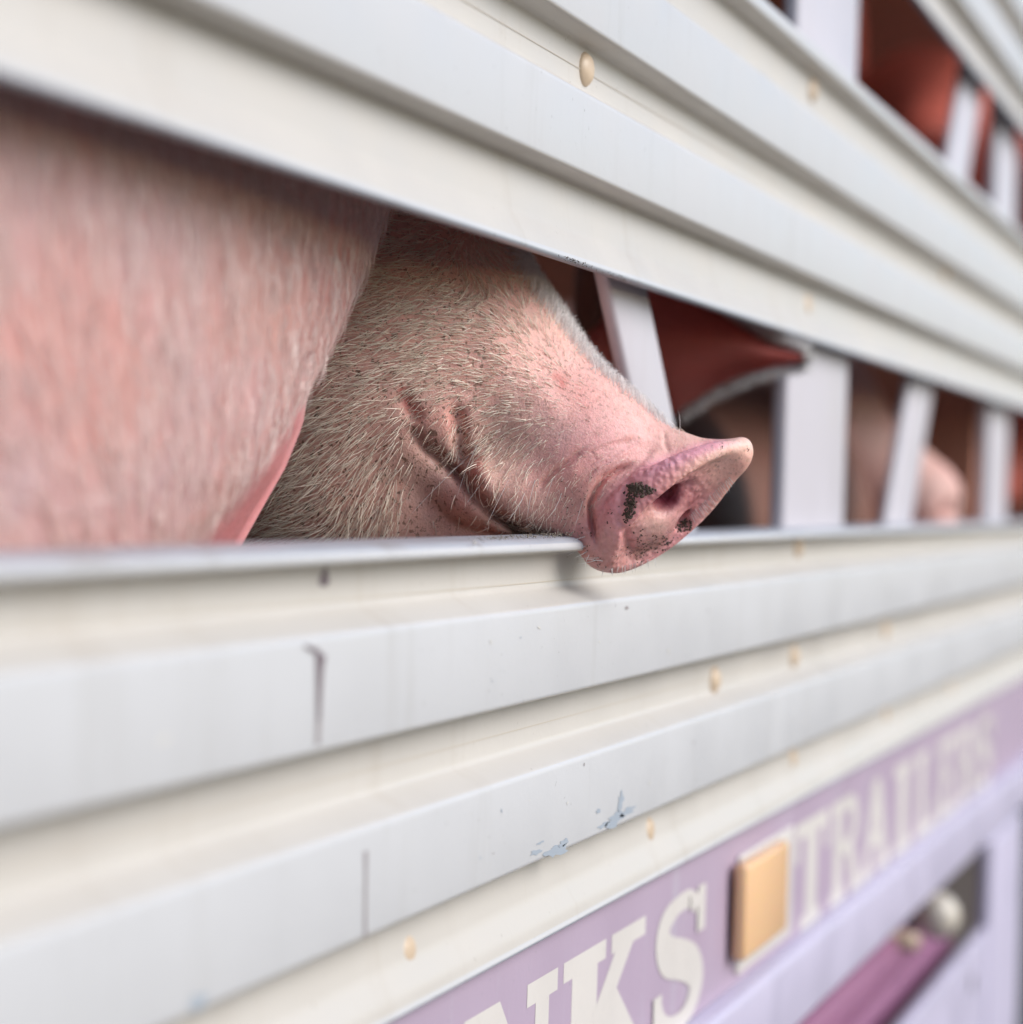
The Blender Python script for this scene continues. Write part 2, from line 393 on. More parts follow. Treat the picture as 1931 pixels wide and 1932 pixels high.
# crusted dirt on the two edges of the gap
def lumps(name, pts, mat, parent=None):
    V, F = [], []
    base = [(1,0,0),(-1,0,0),(0,1,0),(0,-1,0),(0,0,1),(0,0,-1)]
    tri = [(0,2,4),(2,1,4),(1,3,4),(3,0,4),(2,0,5),(1,2,5),(3,1,5),(0,3,5)]
    for p, r in pts:
        k = len(V)
        for d in base:
            q = np.array(d)*r*random.uniform(0.55, 1.35)+np.array([random.uniform(-.3,.3)*r for _ in range(3)])
            V.append(np.array(p)+q)
        F += [(a+k, b_+k, c_+k) for a, b_, c_ in tri]
    o = mesh_obj(name, V, F, mat, None, smooth=True); o['kind'] = 'stuff'
    s = o.modifiers.new('s', 'SUBSURF'); s.levels = 1; s.render_levels = 1
    if parent is not None: parent(o)
    return o
pts = []
for _ in range(220):
    x = random.choice([random.gauss(1078, 9), random.gauss(1085, 22), random.gauss(1172, 16)]); y0 = 342+0.352*(x-663)
    pts.append((wall(x, y0+random.uniform(-2, 6), random.uniform(-0.006, 0.0005)), random.uniform(0.0002, 0.0007)))
lumps('dirt_crust', pts, M['mud'], lambda o: on(panels[1], o))
pts = []
for _ in range(230):
    x = 880+220*random.random()**0.6; y0 = 1063-0.0505*x
    pts.append((wall(x, y0+random.uniform(-5, 3), random.uniform(-0.02, 0.0)), random.uniform(0.0004, 0.0011)))
lumps('dirt_crust', pts, M['crust'], lambda o: on(panels[0], o))
pts = [(wall(895, 1019+i*1.6, -0.0005), 0.0016) for i in range(5)]
lumps('dropping', pts, M['letter'], lambda o: on(panels[0], o))

# ------------------------------------------------------------------ posts and braces behind the slats
YD = np.array([0, 1, 0]); XD = np.array([1, 0, 0])
FL = HCAM-0.46
def vpost(xl, xr, y, depth=0.014, front=-0.022, name='post'):
    s0, s1 = ws(xl, y, front), ws(xr, y, front)
    return child(bar(name, ((s0+s1)/2, DW-front+depth/2, FL), ((s0+s1)/2, DW-front+depth/2, ROOF), XD, s1-s0, YD, depth, M['post'], None, 0.004))
vpost(1486, 1598, 820)
vpost(1866, 1903, 860, 0.014, -0.03)
vpost(-2600, -2300, 860)
def brace(pa, pb, width_px, front=-0.026, depth=0.010):
    a, c = wall(*pa, front), wall(*pb, front)
    d = (c-a)/np.linalg.norm(c-a); wd = np.cross(d, YD); wd /= np.linalg.norm(wd)
    e = np.array([0, depth/2, 0]); 
    zlo, zhi = FL, ROOF
    # run the bar on behind the panels
    a2 = a - d*0.10; c2 = c + d*0.30
    l = wall(pa[0]-width_px/2, pa[1], front); r = wall(pa[0]+width_px/2, pa[1], front)
    return child(bar('brace', a2+e, c2+e, wd, abs(np.dot(r-l, wd)), YD, depth, M['post'], None, 0.004))
brace((1282, 985), (1186, 530), 66)
brace((1702, 970), (1823, 245), 46)

# deck, roof, far side and bulkhead
YF = DW+2.45
child(box('deck', (S0, DW+0.14, FL-0.05), (S1, YF, FL), M['floor']))
child(box('roof', (S0-0.02, DW-0.01, ROOF), (S1+0.02, YF+0.02, ROOF+0.04), M['post']))
child(box('bulkhead', (S0-0.03, DW-0.004, FL-0.05), (S0, YF, ROOF-0.002), M['inside']))
child(box('bulkhead', (S1, DW-0.004, FL-0.05), (S1+0.03, YF, ROOF-0.002), M['inside']))
child(box('partition', (3.20, DW+0.10, FL+0.002), (3.24, YF-0.10, FL+0.74), M['inside']))
for z0, z1 in ((FL, P_LOW[7]-0.02), (P_UP[0], P_UP[7]), (P_TOP[0], P_TOP[7]), (P_TOP2[0], ROOF-0.002)):
    child(box('far_side_panel', (S0+0.002, YF-0.03, z0), (S1-0.002, YF, z1), M['inside']))
for s in (-2.0, -0.8, 0.6, 1.9, 3.2): child(box('far_post', (s, YF-0.08, FL), (s+0.07, YF-0.032, ROOF-0.003), M['inside']))
# inner kick panel that closes the wall below the gap
child(box('kick_panel', (S0, DW+0.058, FL), (S1, DW+0.066, P_LOW[7]-0.006), M['inside']))

# ------------------------------------------------------------------ lettered board, rail and the gear below
BN = -0.012                              # the board lies behind the panel edge
zb0, zb1 = avg([(1577,1728)]), P_LOW[0]+0.012
board = child(box('sign_board', (S0, DW-BN, zb0), (S1, DW-BN+0.015, zb1), M['purple']))
rail_z0 = avg([(1528,1910),(1773,1675)])
rail = child(box('side_rail', (S0, DW-0.004, rail_z0), (S1, DW+0.04, zb0-0.001), M['lav'], None, 0.006))
LZ1 = wz(1325,1664,BN); LZ0 = wz(1511,1757,BN)
def letter(ch, s0, s1, polys):
    V, F = [], []
    for i, poly in enumerate(polys):
        k = len(V); n = BN+0.0001+0.00002*i
        for (u, v) in poly: V.append((s0+(s1-s0)*u, DW-n, LZ0+(LZ1-LZ0)*v))
        F.append(tuple(range(k, k+len(poly))))
    o = mesh_obj('letter', V, F, M['letter']); o['label'] = 'cream slab serif letter '+ch; return on(board, o)
def R(x0, y0, x1, y1): return [(x0,y0),(x1,y0),(x1,y1),(x0,y1)]
def arc_stroke(pts, wds):
    out = []; P0 = np.array(pts, float); Q = np.vstack([2*P0[0]-P0[1], P0, 2*P0[-1]-P0[-2]]); P = []; W2 = []
    for i in range(len(P0)-1):
        for t in np.arange(4)/4:
            a, b_, c, d = Q[i:i+4]; P.append(0.5*(2*b_+(c-a)*t+(2*a-5*b_+4*c-d)*t*t+(3*b_-a-3*c+d)*t**3)); W2.append(wds[i]*(1-t)+wds[i+1]*t)
    P.append(P0[-1]); W2.append(wds[-1]); wds = W2
    Lf, Rt = [], []
    for i, p in enumerate(P):
        t = P[min(i+1, len(P)-1)]-P[max(i-1, 0)]; t = t/np.linalg.norm(t); nn = np.array((-t[1], t[0]))
        Lf.append(p+nn*wds[i]/2); Rt.append(p-nn*wds[i]/2)
    for i in range(len(P)-1): out.append([tuple(Lf[i]), tuple(Rt[i]), tuple(Rt[i+1]), tuple(Lf[i+1])])
    return out
GL = {
 'N': [R(0,0.86,0.36,1), R(0.06,0,0.22,0.86), R(-0.02,0,0.30,0.13), [(0.12,1),(0.36,1),(0.92,0),(0.68,0)], R(0.76,0.0,0.92,0.86), R(0.66,0.86,1.02,1)],
 'K': [R(0.08,0,0.38,1), R(-0.02,0,0.48,0.13), R(-0.02,0.87,0.48,1), [(0.62,0.90),(0.86,0.90),(0.46,0.42),(0.34,0.42),(0.34,0.55)], R(0.55,0.87,1.0,1), [(0.42,0.50),(0.60,0.66),(0.98,0.13),(0.68,0.13)], R(0.58,0,1.04,0.13)],
 'T': [R(0,0.85,1,1), R(0.34,0,0.66,0.85), R(0.2,0,0.8,0.12), R(0,0.64,0.12,0.85), R(0.88,0.64,1,0.85)],
 'R': [R(0.08,0,0.36,1), R(-0.02,0,0.46,0.12), R(-0.02,0.88,0.5,1)] + arc_stroke([(0.3,0.93),(0.6,0.93),(0.76,0.86),(0.8,0.73),(0.75,0.6),(0.58,0.52),(0.3,0.5)], [0.14,0.15,0.2,0.24,0.2,0.15,0.12]) + [[(0.5,0.5),(0.74,0.5),(0.96,0.12),(0.7,0.12)], R(0.66,0,1.04,0.12)],
 'A': [[(0.36,1),(0.64,1),(0.24,0.1),(0.04,0.1)], [(0.36,1),(0.64,1),(0.98,0.1),(0.68,0.1)], R(-0.02,0,0.36,0.12), R(0.58,0,1.04,0.12), R(0.26,0.3,0.72,0.44)],
 'I': [R(0.3,0,0.7,1), R(0.1,0,0.9,0.12), R(0.1,0.88,0.9,1)],
 'L': [R(0.1,0,0.42,1), R(-0.02,0.88,0.56,1), R(-0.02,0,1,0.13), R(0.86,0.13,1,0.36)],
 'E': [R(0.1,0,0.42,1), R(-0.02,0.87,1,1), R(-0.02,0,1,0.13), R(0.86,0.13,1,0.34), R(0.86,0.68,1,0.87), R(0.42,0.44,0.7,0.56)],
 'S': arc_stroke([(0.88,0.70),(0.82,0.84),(0.66,0.93),(0.44,0.93),(0.24,0.86),(0.19,0.73),(0.28,0.60),(0.5,0.52),(0.72,0.42),(0.82,0.28),(0.74,0.13),(0.56,0.06),(0.34,0.07),(0.18,0.16),(0.10,0.32)],
                [0.10,0.13,0.14,0.14,0.20,0.27,0.30,0.30,0.30,0.27,0.20,0.14,0.14,0.13,0.10]) + [R(0.80,0.64,0.95,0.99), R(0.03,0.01,0.17,0.36), R(0.66,0.84,0.86,0.95), R(0.12,0.05,0.34,0.15)],
}
for ch, x0, x1 in (('N',880,1052),('K',1068,1218),('S',1230,1332)):
    letter(ch, ws(x0,1800,BN), ws(x1,1750,BN), GL[ch])
xs = np.linspace(ws(1497,1640,BN), ws(1872,1440,BN), 9)
for ch, a, c in zip('TRAILERS', xs[:-1], xs[1:]):
    wd = (c-a); letter(ch, a+0.05*wd, c-0.07*wd, GL[ch])
# amber side marker with its pale surround
def wbox(name, x0, x1, y0, y1, n0, n1, mat, bev, par=None):
    s0, s1 = ws(x0,(y0+y1)/2,n1), ws(x1,(y0+y1)/2,n1); zt, zb = wz((x0+x1)/2,y0,n1), wz((x0+x1)/2,y1,n1)
    o = box(name, (s0, DW-n1, zb), (s1, DW-n0, zt), mat, None, bev)
    (on(par, o) if par else child(o)); return o
sur = wbox('marker_lamp', 1398, 1496, 1588, 1800, BN, BN+0.004, M['letter'], 0.002)
wbox('lens', 1410, 1488, 1610, 1783, BN+0.004, BN+0.015, M['amber'], 0.004, sur)
# gear below the rail: end post, purple box beams, lavender skirt, white lamp
sp0, sp1 = ws(1864,1660), ws(1921,1660)
zlow = HCAM-0.95
child(box('end_post', (sp0, DW-0.006, zlow), (sp1, DW+0.012, rail_z0-0.001), M['lav'], None, 0.006))
child(box('skirt_panel', (S0, DW-0.002, zlow), (sp0-0.002, DW+0.012, wz(1800,1822)), M['lav'], None, 0.004))
child(box('box_beam', (S0, DW+0.03, wz(1700,1836,-0.03)), (ws(1775,1760,-0.03), DW+0.09, wz(1700,1764,-0.03)), M['magenta'], None, 0.012))
child(box('box_beam', (S0, DW+0.04, wz(1700,1925,-0.04)), (sp0-0.006, DW+0.11, wz(1700,1846,-0.04)), M['magenta'], None, 0.012))
child(box('chassis', (S0, DW+0.25, zlow), (S1, YF-0.3, FL-0.06), M['under']))
child(box('chassis_flange', (S0, DW+0.045, rail_z0+0.03), (S1, DW+0.25, rail_z0+0.04), M['under']))
def lathe(name, prof, n, mat, loc, axis='Y'):
    V, F = [], []
    for r, h in prof:
        for k in range(n):
            a = 2*math.pi*k/n; V.append((r*math.cos(a), h, r*math.sin(a)))
    for i in range(len(prof)-1):
        for k in range(n):
            a = i*n+k; b_ = i*n+(k+1) % n; F.append((a, b_, b_+n, a+n))
    o = mesh_obj(name, V, F, mat, None, smooth=True); o.location = loc; return o
q = wall(1768, 1727, -0.005)
lam = lathe('work_lamp', [(0.026*math.sin(t*math.pi/14)+0.0005, -0.026*math.cos(t*math.pi/14)) for t in range(0, 12)]+[(0.012,0.03),(0.012,0.06)], 28, M['lamp'], (q[0], q[1], q[2])); child(lam)
q2 = wall(1716, 1776, -0.02)
child(lathe('lamp_bracket', [(0.001,-0.012),(0.008,-0.010),(0.011,0.0),(0.011,0.04)], 16, M['bolt'], tuple(q2)))
q3 = wall(1836, 1856, 0.0025)
child(lathe('bolt_hole_disc', [(0.001,0.0),(0.011,0.0),(0.013,0.002)], 16, M['under'], tuple(q3)))  # flat dark disc set on the skirt for a bolt hole

# ------------------------------------------------------------------ distance-field bodies
def smin(a, b_, k):
    h = np.maximum(k-np.abs(a-b_), 0)/k; return np.minimum(a, b_) - h*h*k*0.25
def smax(a, b_, k): return -smin(-a, -b_, k)
def rcone(G, a, b_, r1, r2):
    a = np.array(a, np.float32); b_ = np.array(b_, np.float32); ba = b_-a; L2 = float(ba.dot(ba))
    x, y, z = G[0]-a[0], G[1]-a[1], G[2]-a[2]
    t = np.clip((x*ba[0]+y*ba[1]+z*ba[2])/L2, 0, 1)
    return np.sqrt((x-t*ba[0])**2+(y-t*ba[1])**2+(z-t*ba[2])**2) - (r1+(r2-r1)*t)
def ell(G, c, r, R3=None):
    x, y, z = G[0]-np.float32(c[0]), G[1]-np.float32(c[1]), G[2]-np.float32(c[2])
    if R3 is not None:
        x, y, z = (R3[0][0]*x+R3[0][1]*y+R3[0][2]*z, R3[1][0]*x+R3[1][1]*y+R3[1][2]*z, R3[2][0]*x+R3[2][1]*y+R3[2][2]*z)
    k0 = np.sqrt((x/r[0])**2+(y/r[1])**2+(z/r[2])**2)
    k1 = np.sqrt((x/r[0]**2)**2+(y/r[1]**2)**2+(z/r[2]**2)**2)+1e-9
    return k0*(k0-1)/k1
def nets(D, A):
    """surface nets on a rectilinear grid; D values, A the three axes"""
    nx, ny, nz = D.shape; S = D < 0
    cnt = np.zeros((nx-1, ny-1, nz-1), np.uint8)
    for i in (0,1):
        for j in (0,1):
            for k in (0,1): cnt += S[i:nx-1+i, j:ny-1+j, k:nz-1+k]
    act = (cnt > 0) & (cnt < 8); I, J, K = np.nonzero(act)
    idx = np.full(act.shape, -1, np.int32); idx[I, J, K] = np.arange(len(I))
    P = np.zeros((len(I), 3)); W = np.zeros(len(I))
    cor = [(i, j, k) for i in (0,1) for j in (0,1) for k in (0,1)]
    for a in cor:
        for ax in range(3):
            if a[ax] == 1: continue
            b_ = list(a); b_[ax] = 1
            da = D[I+a[0], J+a[1], K+a[2]]; db = D[I+b_[0], J+b_[1], K+b_[2]]
            c = (da < 0) != (db < 0); t = np.where(c, da/np.where(da == db, 1, da-db), 0)
            pa = np.stack([A[0][I+a[0]], A[1][J+a[1]], A[2][K+a[2]]], 1); pb = np.stack([A[0][I+b_[0]], A[1][J+b_[1]], A[2][K+b_[2]]], 1)
            P += np.where(c[:, None], pa+(pb-pa)*t[:, None], 0); W += c
    P /= W[:, None]
    Q = []
    for ax in range(3):
        s = [slice(None)]*3; s2 = [slice(None)]*3; s[ax] = slice(0, -1); s2[ax] = slice(1, None)
        ch = S[tuple(s)] != S[tuple(s2)]; fl = S[tuple(s)]
        o1, o2 = [(1,2),(2,0),(0,1)][ax]
        e = np.array(np.nonzero(ch)).T; f = fl[ch]
        ok = (e[:, o1] > 0) & (e[:, o2] > 0) & (e[:, o1] < D.shape[o1]-1) & (e[:, o2] < D.shape[o2]-1); e = e[ok]; f = f[ok]
        def g(d1, d2):
            q = e.copy(); q[:, o1] += d1; q[:, o2] += d2; return idx[q[:, 0], q[:, 1], q[:, 2]]
        quad = np.stack([g(-1,-1), g(0,-1), g(0,0), g(-1,0)], 1)
        quad[~f] = quad[~f][:, ::-1]; Q.append(quad)
    return P, np.concatenate(Q)
def polydist(Xg, Yg, pts):
    """distance of 2D points to a polyline, and the running position 0..1 along it"""
    best = np.full(np.broadcast(Xg, Yg).shape, 1e9, np.float32); pos = np.zeros_like(best); n = len(pts)-1
    for i in range(n):
        ax, ay = pts[i]; bx, by = pts[i+1]; dx, dy = bx-ax, by-ay; L2 = dx*dx+dy*dy
        t = np.clip(((Xg-ax)*dx+(Yg-ay)*dy)/L2, 0, 1); d = np.hypot(Xg-ax-t*dx, Yg-ay-t*dy)
        m = d < best; best = np.where(m, d, best); pos = np.where(m, (i+t)/n, pos)
    return best, pos

# ------------------------------------------------------------------ the pig with its snout through the gap
Z0 = 1.2; PX = Z0/FPX
RW, UW, BW = ROT @ np.array([1,0,0]), ROT @ np.array([0,1,0]), ROT @ np.array([0,0,1])
HO = CAM - BW*Z0                          # head space origin; axes right, down, towards the lens, unit 0.3 mm
def h2w(P):
    P = np.asarray(P, float); return HO + ((P[:, 0:1]-CXI)*RW - (P[:, 1:2]-CXI)*UW + P[:, 2:3]*BW)*PX
def w2h(p):
    d = (np.asarray(p)-HO)/PX; return (d.dot(RW)+CXI, -d.dot(UW)+CXI, d.dot(BW))
def P_(x, y, c): 
    k = 1-c/FPX; return (CXI+(x-CXI)*k, CXI+(y-CXI)*k, c)
def axis(lo, f0, f1, hi, st, grow=1.25, mx=45):
    a = list(np.arange(f0, f1+0.1, st)); s = st; p = f0
    while p > lo: s = min(s*grow, mx); p -= s; a.insert(0, p)
    s = st; p = a[-1]
    while p < hi: s = min(s*grow, mx); p += s; a.append(p)
    return np.array(a, np.float32)
AX = [axis(-3500, 440, 1430, 1500, 4.0), axis(-700, 370, 1095, 2600, 4.0), axis(-2300, -330, 70, 700, 4.0)]
G = [AX[0][:, None, None], AX[1][None, :, None], AX[2][None, None, :]]
D = ell(G, P_(690, 700, -360), (300, 400, 300))                                   # skull and cheek
D = smin(D, rcone(G, P_(800, 680, -300), P_(1090, 868, -175), 255, 158), 90)      # face
D = smin(D, rcone(G, P_(1090, 868, -175), P_(1195, 925, -135), 152, 112), 60)     # muzzle
D = smin(D, rcone(G, P_(1150, 830, -170), P_(1262, 862, -140), 78, 44), 40)       # bridge of the nose
D = smin(D, ell(G, P_(835, 815, -90), (72, 58, 62)), 45)                          # fold at the corner of the mouth
D = smin(D, ell(G, P_(950, 925, -95), (105, 72, 88)), 45)                         # upper lip
D = smin(D, rcone(G, P_(980, 955, -110), P_(1090, 985, -95), 58, 30), 35)
D = smin(D, rcone(G, P_(1085, 965, -100), P_(1128, 1035, -70), 48, 28), 30)       # hanging lip under the snout
J = rcone(G, P_(700, 930, -268), P_(985, 1050, -215), 190, 84)                   # lower jaw
D = smin(D, J, 14)
D = smin(D, ell(G, P_(600, 900, -260), (190, 230, 190)), 80)                      # jowl
# neck, trunk and legs inside the trailer
def WH(s, n, z): return w2h((s, DW-n, HCAM+z))
hc = P_(640, 720, -380)
hw = h2w([hc])[0]; hs = hw[0]
def B(s, n, z): return WH(hs+s, n, z)
D = smin(D, rcone(G, hc, B(0.03, -0.42, 0.03), 380, 600), 200)
D = smin(D, rcone(G, B(0.03, -0.42, 0.02), B(0.05, -1.0, 0.0), 620, 660), 200)
for dn, ds in ((-0.42, -0.11), (-0.42, 0.15), (-1.08, -0.10), (-1.08, 0.16)):
    D = smin(D, rcone(G, B(ds+0.02, dn, -0.15), B(ds+0.02, dn-0.03, -0.30), 230, 120), 120)
    D = smin(D, rcone(G, B(ds+0.02, dn-0.03, -0.30), B(ds+0.02, dn, -0.452), 110, 90), 60)
# snout pad
eu = np.array([0.745, -0.655, 0.08]); eu /= np.linalg.norm(eu)
en = np.array([0.56, 0.60, 0.56]); en -= en.dot(eu)*eu; en /= np.linalg.norm(en)
el = np.cross(eu, en); el = el if el[2] > 0 else -el
pc = np.array(P_(1262, 968, -75))
qx, qy, qz = G[0]-np.float32(pc[0]), G[1]-np.float32(pc[1]), G[2]-np.float32(pc[2])
pu = qx*np.float32(eu[0])+qy*np.float32(eu[1])+qz*np.float32(eu[2])
pl = qx*np.float32(el[0])+qy*np.float32(el[1])+qz*np.float32(el[2])
pn = qx*np.float32(en[0])+qy*np.float32(en[1])+qz*np.float32(en[2])
del qx, qy, qz
su = np.where(pu > 0, 226.0, 186.0).astype(np.float32)
sl_ = np.where(pl > 0, 120.0, 98.0).astype(np.float32)*(1-0.40*np.clip(np.abs(pu)/su, 0, 1)**2)
rr = (np.abs(pu/su)**2.3+np.abs(pl/sl_)**2.3)**np.float32(1/2.3)
edge = (rr-1)*np.float32(118.0)
del su, sl_
top = pn - (4 + 26*np.exp(-((rr-0.82)/0.17)**2) - 10*np.exp(-(rr/0.5)**2) - 0.0012*pl*pl - 22*np.clip(pu/200, 0, 1.2)**2 - 14*np.clip(-pu/186, 0, 1.2)**2)
bot = -pn - (52 - 27*np.clip(pu/170, 0, 1.15))
PAD = smax(smax(edge, top, 46), bot, 40)
del edge, top, bot, rr
D = smin(D, PAD, 26)
def padpt(u, l, n): return pc+eu*u+el*l+en*n
D = smin(D, rcone(G, P_(1252, 868, -128), P_(1393, 855, -98), 50, 24), 44)
D = smin(D, rcone(G, P_(1218, 880, -98), P_(1292, 866, -98), 24, 24), 30)      # ridge that carries the upper rim
# nostrils: oval pits angled into the pad
NO = smin(rcone(G, tuple(padpt(-22, 56, 22)), tuple(padpt(60, 18, 2)), 23, 16), rcone(G, tuple(padpt(14, 40, 8)), tuple(padpt(48, 12, -130)), 29, 22), 16)
D = smax(D, -NO, 15)
D = smax(D, -rcone(G, tuple(padpt(10, -50, 0)), tuple(padpt(40, -18, -80)), 20, 15), 14)
del pu, pl, pn, PAD
# folds and wrinkles, pressed into the near side
X2 = AX[0][:, None]; Y2 = AX[1][None, :]
H2 = np.zeros((len(AX[0]), len(AX[1])), np.float32)
def fold(pts, depth, wdt, taper=True, side=None):
    global H2
    d, t = polydist(X2, Y2, pts)
    f = np.exp(-(d/wdt)**2)*depth
    if taper: f = f*np.clip(np.minimum(t, 1-t)*5+0.15, 0, 1)
    H2 = H2 + f
MOUTH = [(772,805),(800,838),(838,868),(872,900),(900,938),(935,970),(985,1000),(1060,1018)]
fold(MOUTH, 22, 12); fold(MOUTH, 8, 30)
fold([(858,760),(866,800),(868,840),(880,880)], 20, 15)             # crease behind the lip
fold([(758,735),(775,770),(790,800)], 12, 14)
fold([(1012,925),(1040,895),(1070,872),(1105,845)], 9, 5)           # crease across the muzzle side
fold([(1128,1030),(1119,987),(1115,950),(1124,925),(1143,900),(1170,885),(1196,876)], 20, 6)
fold([(1260,812),(1261,838),(1268,852)], 4, 4)
fold([(1190,905),(1179,945),(1172,976),(1180,1000),(1191,1030),(1192,1055)], 7, 10)  # inner edge of the rim
for i in range(9):                                                   # fine wrinkles behind the pad
    y0 = 872+i*4; pts = [(1095+i*3, 905+i*9), (1125+i*5, 885+i*5), (1165+i*6, 866+i*1.5), (1215+i*4, 853-i*1.2)]
    fold([(x+random.uniform(-2,2)-10*(i < 4), y-6-5*(8-i)*0.6) for x, y in pts], 5.0, 3.4)
fold([(905,600),(960,680),(990,760),(1000,830)], -7, 45)             # brow ridge of the face
fold([(1010,720),(1060,790)], -6, 26); fold([(890,870),(915,905),(925,940)], -10, 20)
ph = rng.uniform(0, 6.3, 40)
near = np.clip((G[2]+260)/160, 0, 1)
lump = 0
for i in range(14):
    fr = rng.uniform(0.012, 0.045); an = rng.uniform(0, 6.3)
    lump = lump + np.sin(X2*fr*math.cos(an)+Y2*fr*math.sin(an)+ph[i])*0.22
H2 = H2 + lump*np.exp(-((X2-900)/420)**2)
D = D + H2[:, :, None]*near
PV, PF = nets(D, AX)
del D, near
# one smoothing pass over the coarse trunk only would cost time; the fine head keeps its relief
PF = PF[:, ::-1].copy()
PVh = PV.copy(); VW = h2w(PV)
PIG = empty('pig', 'bristly pale pig pushing its muddy pink snout out over the lower slat', 'pig', (hs+0.03, DW+0.8, FL), 'pigs inside the trailer')
def of_pig(o, root): o.parent = root; o.matrix_parent_inverse = Matrix.Translation(-Vector(root.location)); return o
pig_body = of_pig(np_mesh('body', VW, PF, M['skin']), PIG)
me = pig_body.data
# projected picture coordinates of every vertex, used to paint skin colours and the nostril's shade
k = FPX/(FPX-PVh[:, 2]); VX = CXI+(PVh[:, 0]-CXI)*k; VY = CXI+(PVh[:, 1]-CXI)*k
vn = np.zeros(len(VW)*3, np.float32); me.vertices.foreach_get('normal', vn); VN = vn.reshape(-1, 3)
def sstep(x, a, b_): t = np.clip((x-a)/(b_-a), 0, 1); return t*t*(3-2*t)
def g2(x, y, sx, sy): return np.exp(-((VX-x)/sx)**2-((VY-y)/sy)**2)
tint = np.tile(np.array([0.60, 0.40, 0.33]), (len(VW), 1))
def tone(wt, col): 
    global tint
    wt = np.clip(wt, 0, 1)[:, None]; tint = tint*(1-wt)+np.array(col)*wt
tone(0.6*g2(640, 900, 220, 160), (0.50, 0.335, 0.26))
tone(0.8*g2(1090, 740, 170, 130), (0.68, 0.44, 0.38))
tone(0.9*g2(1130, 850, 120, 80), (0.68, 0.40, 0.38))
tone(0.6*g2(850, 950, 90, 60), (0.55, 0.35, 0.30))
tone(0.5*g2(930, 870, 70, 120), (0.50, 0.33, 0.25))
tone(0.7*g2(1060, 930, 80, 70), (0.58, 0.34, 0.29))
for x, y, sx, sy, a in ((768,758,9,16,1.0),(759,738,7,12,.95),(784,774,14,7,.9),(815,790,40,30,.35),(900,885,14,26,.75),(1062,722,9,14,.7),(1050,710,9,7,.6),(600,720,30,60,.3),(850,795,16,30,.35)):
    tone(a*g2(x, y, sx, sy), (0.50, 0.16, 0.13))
dp, _ = polydist(VX, VY, MOUTH); tone(0.6*np.exp(-(dp/14)**2), (0.20, 0.105, 0.085))  # mouth crease darkened in the skin colour
q = PVh-pc; U_, L_, N_ = q @ eu, q @ el, q @ en
rp = (np.abs(U_/np.where(U_ > 0, 222, 182))**2.3+np.abs(L_/118)**2.3)**(1/2.3)
inpad = sstep(-rp, -1.22, -1.04)*sstep(N_, -75, -40)
tone(inpad, (0.66, 0.33, 0.33))
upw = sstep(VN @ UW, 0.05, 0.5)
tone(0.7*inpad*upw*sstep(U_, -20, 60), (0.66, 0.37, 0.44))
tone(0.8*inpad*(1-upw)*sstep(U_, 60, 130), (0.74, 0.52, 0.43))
tone(0.9*inpad*sstep(U_, 150, 200), (0.70, 0.52, 0.42))
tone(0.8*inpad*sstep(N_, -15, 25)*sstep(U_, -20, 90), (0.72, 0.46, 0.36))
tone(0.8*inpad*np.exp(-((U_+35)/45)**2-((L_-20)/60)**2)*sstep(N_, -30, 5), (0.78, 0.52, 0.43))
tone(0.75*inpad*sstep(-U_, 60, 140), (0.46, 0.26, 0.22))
for mx, my, mr in ((1200,924,14),(1190,950,12),(1184,974,9),(1222,926,9),(1296,990,9),(1236,1028,18),(1206,1040,18),(1000,1004,40)):
    tone(0.6*np.exp(-(((VX-mx)/mr)**2+((VY-my)/(mr*0.8))**2)), (0.22, 0.14, 0.10))
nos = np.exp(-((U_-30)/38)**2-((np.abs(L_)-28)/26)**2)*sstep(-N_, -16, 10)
tone(nos*inpad, (0.15, 0.018, 0.035)); tone(0.95*inpad*g2(1258, 942, 34, 17)*sstep(-N_, -26, -4), (0.16, 0.03, 0.05))  # dark red lining, with the pit's shade painted in
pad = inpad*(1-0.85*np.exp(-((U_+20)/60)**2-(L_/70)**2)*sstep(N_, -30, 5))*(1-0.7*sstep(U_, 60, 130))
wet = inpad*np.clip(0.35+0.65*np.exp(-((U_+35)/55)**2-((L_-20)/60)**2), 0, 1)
def set_attr(me, name, arr):
    if arr.ndim == 2:
        a = me.attributes.new(name, 'FLOAT_COLOR', 'POINT'); a.data.foreach_set('color', np.concatenate([arr, np.ones((len(arr), 1))], 1).astype(np.float32).ravel())
    else:
        a = me.attributes.new(name, 'FLOAT', 'POINT'); a.data.foreach_set('value', arr.astype(np.float32))
set_attr(me, 'tint', tint); set_attr(me, 'pad', pad); set_attr(me, 'wet', wet)

